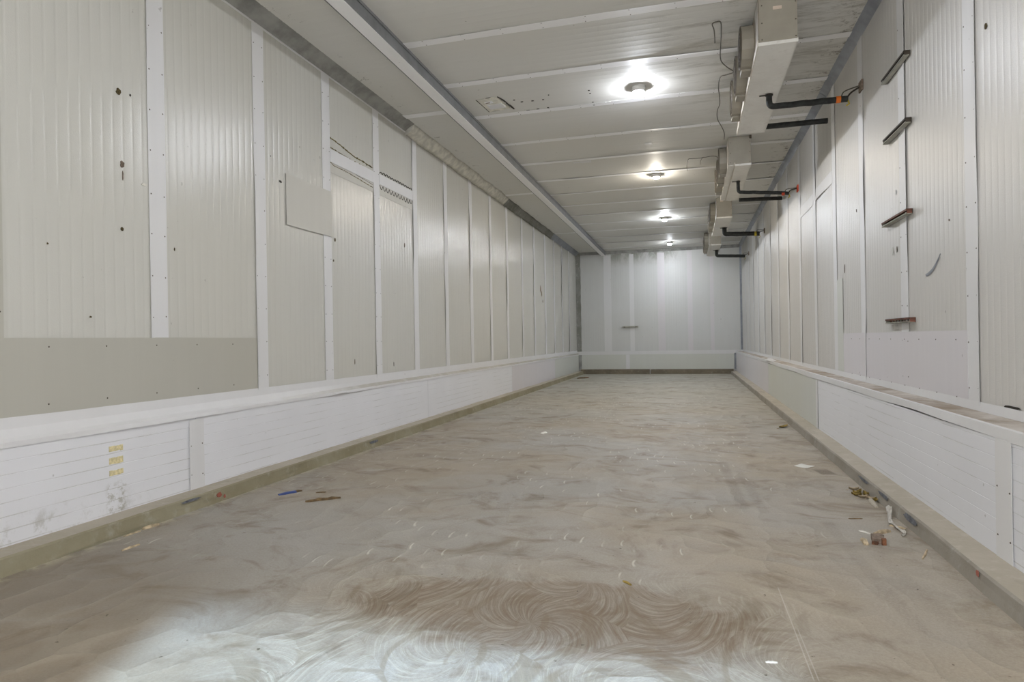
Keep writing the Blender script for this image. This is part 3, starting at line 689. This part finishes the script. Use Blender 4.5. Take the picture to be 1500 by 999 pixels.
# ------------------------------------------------------------------ unit coolers under the ceiling
CW, CH, CLEN = .335, .46, 2.63
def make_cooler(loc, label, tray_x=0.0, sticker=None, corner=False):
    t = tag(empty('unit_cooler', loc), label, 'air cooler', 'unit coolers under the ceiling')
    b = MB().box(.028, CW-.004, .014, CLEN-.014, .024, CH, 0, .004)
    for k in (1, 2): b.box(CW-.006, CW-.002, CLEN*k/3-.003, CLEN*k/3+.003, .03, CH-.01)
    b.build('casing', M['cooler'], t)
    f = MB().box(.004, .03, .014, CLEN-.014, .04, CH-.01, 0, .004)
    f.build('front_plate', M['cooler_front'], t)
    for y in (.0, CLEN-.014):
        e = MB().box(.014, CW, y, y+.014, .018, CH-.006, 0, .003)
        yy = y-.004 if y == 0 else y+.014
        for z in (.05, .20, .36):
            for x in (.03, CW-.02): e.box(x, x+.010, yy, yy+.006, z, z+.010, 1)
        e.build('end_panel', [M['cooler'], M['screw']], t)
    tr = MB(); x0 = tray_x
    tr.box(x0, CW+.004, -.004, CLEN+.004, 0, .010, 0, .003)
    tr.box(CW-.002, CW+.004, -.004, CLEN+.004, .0, .040).box(x0, CW, -.006, -.001, .0, .030, 0).box(x0, CW, CLEN+.001, CLEN+.006, 0, .03, 0)
    tr.box(x0-.006, x0+.004, -.006, CLEN+.006, -.004, .055, 1, .002)
    if tray_x: tr.box(0, x0-.006, 0, CLEN, .012, .022, 0, .003)
    tr.build('drip_tray', [M['tray'], M['lip']], t)
    for k in range(3):
        yc = .58+.70*k; zc = .245
        s = MB().lathe([(.205, .004), (.205, -.105), (.212, -.109)], 'x', (0, yc, zc), 14, 0, False).lathe([(.212, -.109), (.205, -.116), (.186, -.112), (.186, .002)], 'x', (0, yc, zc), 14, 1, False)
        s.box(-.10, .004, yc+.02, yc+.19, zc-.222, zc-.19, 0, .004)
        sh = s.build('fan_shroud', [M['cooler'], M['guard']], t, fix=False)
        g = MB()
        for r in (.05, .085, .12, .155, .188): g.tube([(-.115, yc+r*math.cos(a), zc+r*math.sin(a)) for a in [i*math.pi/12 for i in range(25)]], .0025, 5)
        for i in range(6):
            a = i*math.pi/3+.3; g.tube([(-.114, yc+.03*math.cos(a), zc+.03*math.sin(a)), (-.114, yc+.19*math.cos(a), zc+.19*math.sin(a))], .003, 5)
        g.build('fan_guard', M['guard'], sh)
        bl_ = MB()
        for i in range(5):
            a = i*2*math.pi/5
            p = []
            for rr in (.045, .10, .17):
                for da, dx in ((-.32, -.075), (.32, -.045)): p.append((dx, yc+rr*math.cos(a+da*(1.0 if rr > .05 else .8)), zc+rr*math.sin(a+da)))
            bl_.add(p, [(0,1,3,2),(2,3,5,4)], 0, True)
        bl_.build('fan_blades', M['blade'], sh)
        MB().lathe([(0,-.09),(.04,-.088),(.05,-.07),(.05,-.005),(0,-.005)], 'x', (0, yc, zc), 16).build('fan_motor', M['guard'], sh)
    for y in (.18, CLEN-.22):
        MB().box(CW-.03, CW+.012, y, y+.05, CH-.05, CH, 0, .003).build('hanger_bracket', M['screw'], t)
    if sticker: MB().box(sticker[0], sticker[0]+sticker[2], -.0025, .001, sticker[1], sticker[1]+sticker[3], 0).build('sticker', M['sticker'], t)
    if corner: MB().box(CW-.02, CW+.012, -.012, .02, CH-.05, CH, 0, .002).build('corner_bracket', M['guard'], t)
    return t
M['tray'] = m_concrete('drip_tray_grimy_white', srgb(232, 230, 224), srgb(222, 219, 212), srgb(210, 206, 198))
M['cooler2'] = M['cooler']
CB = ZC-CH
C1 = make_cooler((.65, 6.24, CB), 'beige three-fan ceiling cooler nearest the camera, pale sticker on its end', 0, (.13, .315, .075, .03))
C2 = make_cooler((.63, 10.50, CB), 'beige ceiling cooler second along the row, with a dark bracket at its top corner', .10, None, True)
C3 = make_cooler((.63, 15.00, CB), 'beige ceiling cooler third along the row, small sticker high on its end', 0, (.09, .37, .06, .035))
C4 = make_cooler((.60, 19.35, CB), 'smallest-looking beige ceiling cooler, farthest along the row by the end wall', .07)

# ------------------------------------------------------------------ insulated pipes from the coolers to the right wall
def smooth_path(pts, n=6):
    P = [Vector(p) for p in pts]; out = []
    for i in range(len(P)-1):
        a, b, c, d = P[max(i-1, 0)], P[i], P[i+1], P[min(i+2, len(P)-1)]
        for k in range(n):
            t = k/n; out.append(.5*((2*b)+(-a+c)*t+(2*a-5*b+4*c-d)*t*t+(-a+3*b-3*c+d)*t**3))
    out.append(P[-1]); return out
def pipe(label, y, z, x0, x1, r, elbow=True, stub=True, dz=0.0, tape=None, sleeve=None):
    t = tag(empty('insulated_pipe', (x0, y, z)), label, 'pipe', 'insulated pipes to the right wall')
    L_ = x1-x0
    if elbow:
        pts = [(0, 0, CB-z-.006), (0, 0, .05), (.008, 0, .018), (.03, 0, 0), (.07, 0, -.004)] + [(.07+(L_-.07)*k/8, 0, dz*k/8-.004+.006*N(k, y, 1)) for k in range(1, 9)]
        pts = smooth_path(pts, 4)
    else: pts = [(L_*k/8, 0, dz*k/8+.004*N(k, y, 1)) for k in range(9)]
    rr = [r*(1+.05*N(i*.7, y, 4)) for i in range(len(pts))]
    MB().tube(pts, rr, 16).build('insulation', M['pipe'], t)
    if stub: MB().tube([(-.10, 0, CB-z-.012), (0, 0, CB-z-.012)], .007, 8).lathe([(r*.4, CB-z-.02), (r*1.25, CB-z-.02), (r*1.3, CB-z-.006)], n=16).build('drain_fitting', M['copper'], t)
    end = Vector(pts[-1])
    if tape:
        MB().tube([end+Vector((-.115, 0, 0)), end+Vector((-.07, 0, 0))], r*1.12, 16).build('tape_band', M[tape], t)
    if sleeve:
        sy, sz, mt = sleeve
        MB().tube(smooth_path([end+Vector((-.01, 0, 0)), end+Vector((.0, -.05, .02)), end+Vector((.02, -.12, .03)), (XR-x0-.004, sy-y, sz-z)], 5), .009, 8).build('copper_tube', M['copper'], t)
        MB().tube(smooth_path([end+Vector((-.06, 0, r)), end+Vector((-.04, -.06, r+.03)), (XR-x0-.01, sy-y+.04, sz-z+.02)], 5), .006, 6).build('cable_tail', M['wire'], t)
        MB().box(XR-x0-.02, XR-x0, sy-y-.06, sy-y+.06, sz-z-.055, sz-z+.05, 0, .004).build('sleeve_plate', M[mt], t)
        MB().tube([end+Vector((0, -.01, -r*.6)), end+Vector((.01, -.02, -r-.03)), end+Vector((-.02, -.03, -r-.05))], .007, 6).build('loose_end', M['yellow'], t)
    return t
pipe('black insulated pipe with orange tape, bending down from the nearest cooler', 7.50, 3.745, .885, 1.66, .032, tape='orange', sleeve=(7.26, 3.775, 'sleeve'))
pipe('straight black insulated pipe behind the taped one, nearest cooler', 8.80, 3.925, .99, 1.715, .034, elbow=False, stub=False)
pipe('thin black pipe bending from second cooler to a red-orange taped wall end', 11.50, 3.685, .845, 1.64, .028, dz=-.07, tape='red_tape', sleeve=(11.22, 3.62, 'red_tape'))
pipe('short straight black pipe at the far end of the second cooler', 12.95, 3.845, .966, 1.725, .036, elbow=False, stub=False, dz=-.02)
pipe('black pipe bending from third cooler, yellow tape at its wall end', 16.30, 3.72, .87, 1.66, .052, dz=-.03, tape='yellow', sleeve=(15.95, 3.70, 'sleeve'))
pipe('black pipe bending from the farthest cooler by the end wall', 20.40, 3.70, .85, 1.66, .046, dz=-.04, sleeve=(20.0, 3.68, 'sleeve'))

# loose cables on the ceiling beside the coolers
def cable(label, pts, r=.006):
    o = MB().tube(smooth_path(pts, 5), r, 6).build('loose_cable', M['wire'], None, loc=tuple(pts[0])); tag(o, label, 'cable', 'loose cables on the ceiling'); return o
zz = ZC-.032
cable('thin grey cable hanging in a hook and running beside the nearest cooler', [(.30,6.78,4.20),(.29,6.66,4.27),(.27,6.58,4.30),(.31,6.56,zz),(.35,6.59,zz),(.365,6.85,zz),(.37,7.10,zz),(.39,7.48,zz),(.47,7.7,zz),(.55,7.86,zz),(.47,7.92,zz),(.405,7.98,zz),(.40,8.3,zz),(.425,8.6,zz),(.44,8.9,zz),(.42,9.15,zz),(.44,9.50,zz),(.52,9.9,zz),(.565,10.2,zz),(.575,10.46,4.30)])
cable('short grey cable drooping from the second cooler across the ceiling', [(.52,11.30,4.25),(.48,11.36,4.29),(.40,11.40,zz),(.33,11.43,zz),(.29,11.40,4.30),(.22,11.46,zz),(.10,11.45,zz),(.04,11.47,zz),(.015,11.8,zz),(.02,12.25,zz)], .005)
cable('short grey cable end hanging from the ceiling by the drooping cable', [(.28,11.42,zz),(.25,11.60,zz),(.24,11.85,4.30)], .004)

# ------------------------------------------------------------------ ceiling lamps
LY = [(8.05,'cool'), (12.44,'warm'), (17.0,'neutral'), (21.4,'cool2'), (3.55,'near'), (-.75,'rear_fill')]  # last two are added out of view to brighten the near end
GL = {'cool': ((.88,.92,1.0,1), 1.0), 'warm': ((1.0,.92,.80,1), .95), 'neutral': ((.91,.95,1.0,1), 1.0), 'cool2': ((.90,.94,1.0,1), .6), 'near': ((.97,.975,1.0,1), .58), 'rear_fill': ((1.0,.98,.97,1), .30)}
LAMP = 1700.0
TXT = {'cool': 'round white ceiling lamp glowing bluish white, the big nearest one', 'warm': 'round ceiling lamp with a warm yellowish glow, second along', 'neutral': 'round ceiling lamp third along, a small white point of light',
       'cool2': 'farthest round ceiling lamp, just in front of the end wall', 'near': 'added unseen fill lamp on the ceiling, just above the top of the view', 'rear_fill': 'added unseen fill lamp on the ceiling behind the viewpoint near the door'}
for y, k in LY:
    t = tag(empty('ceiling_lamp', (-.55, y, ZC)), TXT[k], 'lamp', 'ceiling lamps in a row')
    MB().lathe([(0, 0), (.085, 0), (.088, -.025), (.080, -.056), (.070, -.064), (.061, -.062), (.058, -.044)], n=40).build('lamp_housing', M['socket'], t)
    col, s = GL[k]
    MB().lathe([(.058, -.042), (.060, -.052), (.057, -.066), (.048, -.080), (.03, -.089), (0, -.092)], n=28).build('lamp_lens', m_glow('lamp_glow_'+k, col, LAMP*s), t)

# ------------------------------------------------------------------ steel rails on the walls
def rail(label, y, z, L_, name='wall_rail', face_holes=False, rusty=False):
    t = tag(empty(name, (XR-.003, y, z)), label, 'rail', 'short steel rails on the right wall')
    h = .041; d = .045
    m = MB().box(-.0045, 0, 0, L_, -h/2, h/2, 2)
    m.box(-d, 0, 0, L_, h/2-.004, h/2, 1); m.box(-d, 0, 0, L_, -h/2, -h/2+.003, 0)
    m.box(-d, -d+.003, 0, L_, h/2-.014, h/2, 1); m.box(-d, -d+.003, 0, L_, -h/2, -h/2+.009, 0)
    m.build('channel', [M['rail'], M['rail_top'] if rusty else M['rail_shade'], M['rail_top'] if face_holes else M['rail_shade']], t)
    for yy in (0, L_-.004): MB().box(-d+.004, -.004, yy, yy+.004, -h/2+.003, h/2-.004, 0).build('end_tab', (M['rail_top'] if rusty else M['rail_shade']) if yy == 0 else M['rail'], t)
    if face_holes:
        for i in range(int(L_/.075)):
            MB().box(-.0075, -.004, .03+i*.075, .03+i*.075+.042, -.006, .006, 0, .002).build('slot', M['paper'], t)
    return t
rail('dark steel rail highest of four on the right wall', 5.79, 3.49, .63)
rail('grey steel rail second from the top on the right wall', 5.78, 2.95, .62)
rail('rust-red topped steel rail third from the top on the right wall', 5.79, 2.225, .69, rusty=True)
rail('slotted steel rail lowest on the right wall, above the white board', 5.76, 1.355, .65, face_holes=True, rusty=True)
t = tag(empty('wall_rail', (-2.25, YB-.006, 1.645)), 'small grey metal rail alone on the far end wall', 'rail')
MB().box(0, .55, -.05, 0, -.03, -.022).box(0, .55, -.05, 0, .022, .03).box(0, .55, -.006, 0, -.03, .03).build('channel', M['rail'], t)
for xx in (.05, .45): MB().box(xx, xx+.04, -.012, -.006, -.01, .01, 0, .003).build('bolt', M['screw'], t)

# ------------------------------------------------------------------ things lying on the floor
def rough_bar(name, mat, a, b, w, h, label, cat, seed, group=None, taper=.6, n=9, mat2=None, split=.8):
    a = Vector(a); b = Vector(b); A = (b-a).normalized(); B = Vector((-A.y, A.x, 0)); L_ = (b-a).length
    m = MB(); v = []
    for i in range(n):
        t = i/(n-1); k = 1-(1-taper)*abs(t*2-1)**3; ww = w*k*(1+.35*N(t*5, seed, 1)); hh = h*k*(1+.3*N(t*6, seed, 5)); o = .25*w*N(t*3, seed, 8)
        for (u, z) in ((-.5, 0), (-.45, .7), (-.1, 1), (.35, .85), (.5, .1), (.4, 0)): v.append(a + A*(L_*t) + B*(u*ww+o) + Vector((0, 0, z*hh)))
    for i in range(n-1):
        mi = 1 if (mat2 and i/(n-1) >= split) else 0
        m.add(v[i*6:i*6+12], [(j, (j+1) % 6, 6+(j+1) % 6, 6+j) for j in range(6)], mi)
    m.add(v[:6], [(0,1,2,3,4,5)]); m.add(v[-6:], [(5,4,3,2,1,0)], 1 if mat2 else 0)
    o = m.build(name, [mat, mat2 or mat], None, loc=(a.x, a.y, 0)); return tag(o, label, cat, group)
rough_bar('broken_strip', M['blue'], (-3.285,4.585,0), (-3.18,4.755,0), .045, .016, 'blue broken plastic strip on the floor near the left curb', 'debris', 1, mat2=M['wood_dark'], split=.7)
rough_bar('wood_stick', M['wood_dark'], (-2.93,4.43,0), (-2.72,4.60,0), .032, .020, 'brown splintered stick lying right of the blue strip', 'stick', 2)
rough_bar('wood_chip', M['wood_dark'], (-3.02,4.72,0), (-2.95,4.76,0), .02, .008, 'tiny dark wood chip just behind the brown splintered stick', 'stick', 22)
rough_bar('wood_stick', M['wood'], (-3.355,3.135,0), (-3.35,3.26,0), .016, .012, 'thin pale stick lying near the left curb, nearest the camera', 'stick', 3)
rough_bar('wood_offcut', M['wood'], (-3.598,3.53,0), (-3.592,3.66,0), .035, .018, 'pale wood offcut lying against the foot of the left curb', 'wood piece', 4)
rough_bar('wood_stick', M['wood'], (-3.59,3.37,0), (-3.585,3.50,0), .012, .010, 'thin pale splinter at the foot of the left curb beside the offcut', 'stick', 24)
rough_bar('wood_stick', M['wood'], (1.000,4.32,0), (.990,4.20,0), .032, .018, 'short pale stick left of the red-brown wood block', 'stick', 5)
rough_bar('wood_stick', M['wood'], (1.09,4.435,0), (1.20,4.52,0), .028, .022, 'tan stick lying behind the red-brown wood block', 'stick', 6)
rough_bar('wood_stick', M['paper'], (1.02,4.50,0), (1.07,4.44,0), .012, .008, 'thin whitish splinter behind the short pale stick', 'stick', 7)
rough_bar('wood_stick', M['wood_dark'], (1.02,4.78,0), (1.11,4.80,0), .012, .005, 'dark thin twig on the floor behind the tan stick', 'stick', 27)
rough_bar('wood_stick', M['wood'], (1.235,4.66,0), (1.31,4.60,0), .016, .012, 'small tan splinter lying at the right of the torn plastic film', 'stick', 8)
rough_bar('plaster_strip', M['curb_top'], (1.28,5.12,0), (1.30,5.42,0), .04, .018, 'pale strip of plaster along the foot of the right curb', 'debris', 9)
rough_bar('wood_stick', M['wood'], (1.22,4.0,0), (1.30,4.18,0), .012, .008, 'slim twig at the foot of the right curb nearest the camera', 'stick', 10)
rough_bar('wood_plank', M['wood_dark'], (-3.40,20.1,0), (-3.16,20.6,0), .16, .035, 'small brown plank on the floor in the far left corner', 'wood piece', 11, mat2=M['brown'], split=.6)
rough_bar('wood_chip', M['leaf'], (-.345,3.32,0), (-.30,3.27,0), .016, .008, 'tiny olive wood chip on the swirled concrete', 'stick', 12)
rough_bar('wood_chip', M['paper'], (.262,2.612,0), (.305,2.618,0), .012, .006, 'tiny pale splinter on the light floor patch', 'stick', 13)
rough_bar('plaster_chip', M['paper'], (-1.90,8.28,0), (-1.86,8.40,0), .05, .02, 'small white plaster chip on the floor in mid room', 'debris', 14)
# red-brown block, broken at one end
m = MB(); b = [(1.035,4.25),(1.095,4.235),(1.118,4.33),(1.105,4.365),(1.05,4.35)]
m.prism(b, 0, .030, 'z'); m.prism([(1.025,4.225),(1.055,4.218),(1.07,4.25),(1.04,4.26)], 0, .016, 'z', 1); m.prism([(1.08,4.215),(1.102,4.22),(1.106,4.25),(1.08,4.245)], 0, .036, 'z', 1)
tag(m.build('wood_block', [M['sleeve'], M['brown']], None, loc=(1.07,4.3,0)), 'red-brown broken wood block on the floor right of the short pale stick', 'wood piece')
# sheet of white paper, slightly bowed
m = MB(); v = []
for i in range(6):
    for j in range(5):
        u, w = i/5, j/4; x = .965+.10*u+.095*w*.9-.02; y = 6.66-.10*u+.12*w*1.0-.06
        v.append((x, y, .003+.012*(u-.5)**2+.004*N(u*3, w*3, 1)))
m.add(v, [(i*5+j, i*5+j+1, (i+1)*5+j+1, (i+1)*5+j) for i in range(5) for j in range(4)], 0, True)
m.add([(p[0], p[1], p[2]-.0012) for p in v], [(i*5+j, (i+1)*5+j, (i+1)*5+j+1, i*5+j+1) for i in range(5) for j in range(4)], 0, True)
tag(m.build('paper_sheet', M['paper'], None, loc=(1.0,6.66,0), fix=False), 'small white paper sheet lying on the floor toward the right curb', 'paper')
# dry leaf shapes
def leaf(c, L_, W, rz, label, seed, mat='leaf', group=None, name='dry_leaf', cat='leaf', curl=.012):
    m = MB(); v = []
    for i in range(9):
        t = i/8; w = W*math.sin(math.pi*min(1, t*.96+.02))**.8
        for j in (-1, 0, 1): v.append((L_*(t-.5), w*j*.5, .004+curl*(abs(j)*.8+(t-.5)**2*2)+.003*N(t*4, j, seed)))
    m.add(v, [(i*3+j, i*3+j+1, i*3+j+4, i*3+j+3) for i in range(8) for j in range(2)], 0, True)
    m.add([(a, b_, c_-.001) for a, b_, c_ in v], [(i*3+j, (i+1)*3+j, (i+1)*3+j+1, i*3+j+1) for i in range(8) for j in range(2)], 0, True)
    m.tube([(-L_*.5, 0, .004), (-L_*.72, .006, .003)], .0025, 5)
    o = m.build(name, M[mat], None, fix=False); o.location = (c[0], c[1], 0); o.rotation_euler.z = rz; return tag(o, label, cat, group)
leaf((1.22,9.38), .26, .07, 1.0, 'yellow-brown dry leaf by the right curb in the distance', 1, curl=.02)
PL = [(1.255,5.40,.3),(1.285,5.47,1.4),(1.24,5.52,2.2),(1.30,5.36,2.8),(1.27,5.58,.9),(1.305,5.52,1.9),(1.25,5.66,.1),(1.315,5.30,1.2),(1.225,5.46,2.6)]
for i, (x, y, a) in enumerate(PL):
    leaf((x, y), .075, .032, a, 'small dry curled leaf in the little heap at the foot of the right curb', 30+i, 'leaf' if i % 3 else 'wood', 'dry leaf heap by the right curb', 'dry_leaf', 'leaf', .02)
# torn plastic film, crumpled
m = MB(); v = []; rows = 15
path = smooth_path([(1.318,4.98,.05),(1.30,4.90,.03),(1.275,4.80,.012),(1.255,4.70,.010),(1.262,4.58,.010),(1.275,4.48,.008),(1.24,4.42,.007)], 3)
for i, p in enumerate(path):
    t = i/(len(path)-1); w = .046*(1-t)**1.2+.009
    for j in range(5):
        u = j/4-.5; v.append((p.x+u*w*.8, p.y+u*w*.5, max(.002, p.z+.030*(1-t)*N(i*.9, j*1.3, 2)+.010*math.cos(u*9+i))))
m.add(v, [(i*5+j, i*5+j+1, (i+1)*5+j+1, (i+1)*5+j) for i in range(len(path)-1) for j in range(4)], 0, True)
tag(m.build('plastic_film', M['plastic'], None, loc=(1.28,4.75,0), fix=False), 'crumpled whitish plastic film trailing from the foot of the right curb', 'plastic')

# ------------------------------------------------------------------ daylight through the door behind the camera
w = bpy.data.worlds.new('daylight'); scn.world = w; w.use_nodes = True
bg = w.node_tree.nodes['Background']; bg.inputs[0].default_value = (.99, .985, 1.0, 1); bg.inputs[1].default_value = 7.0
sun = bpy.data.lights.new('sun', 'SUN'); sun.energy = 8.5; sun.angle = math.radians(3.2); sun.color = (.50, .73, 1.0)
so = bpy.data.objects.new('sun', sun); COL.objects.link(so)
so.rotation_euler = Vector((-.28, 1.0, -.60)).to_track_quat('-Z', 'Y').to_euler(); so.location = (2, -6, 5)

# ------------------------------------------------------------------ camera
cam = bpy.data.cameras.new('camera'); co_ = bpy.data.objects.new('camera', cam); COL.objects.link(co_)
cam.sensor_width = 36; cam.lens = 940/1500*36; cam.clip_start = .05
yaw, pitch, roll, h = .269, -.001, -.017, 1.245
cy, sy = math.cos(yaw), math.sin(yaw)
fwd = Vector((-sy*math.cos(pitch), cy*math.cos(pitch), math.sin(pitch))); right = Vector((cy, sy, 0)); up = right.cross(fwd)
r_ = right*math.cos(roll)+up*math.sin(roll); u_ = up*math.cos(roll)-right*math.sin(roll)
co_.matrix_world = Matrix(((r_.x, u_.x, -fwd.x, 0), (r_.y, u_.y, -fwd.y, 0), (r_.z, u_.z, -fwd.z, h), (0, 0, 0, 1)))
scn.camera = co_
scn.view_settings.view_transform = 'Standard'; scn.view_settings.look = 'None'
scn.view_settings.gamma = 1; scn.view_settings.use_curve_mapping = False
scn.view_settings.exposure = 0.10
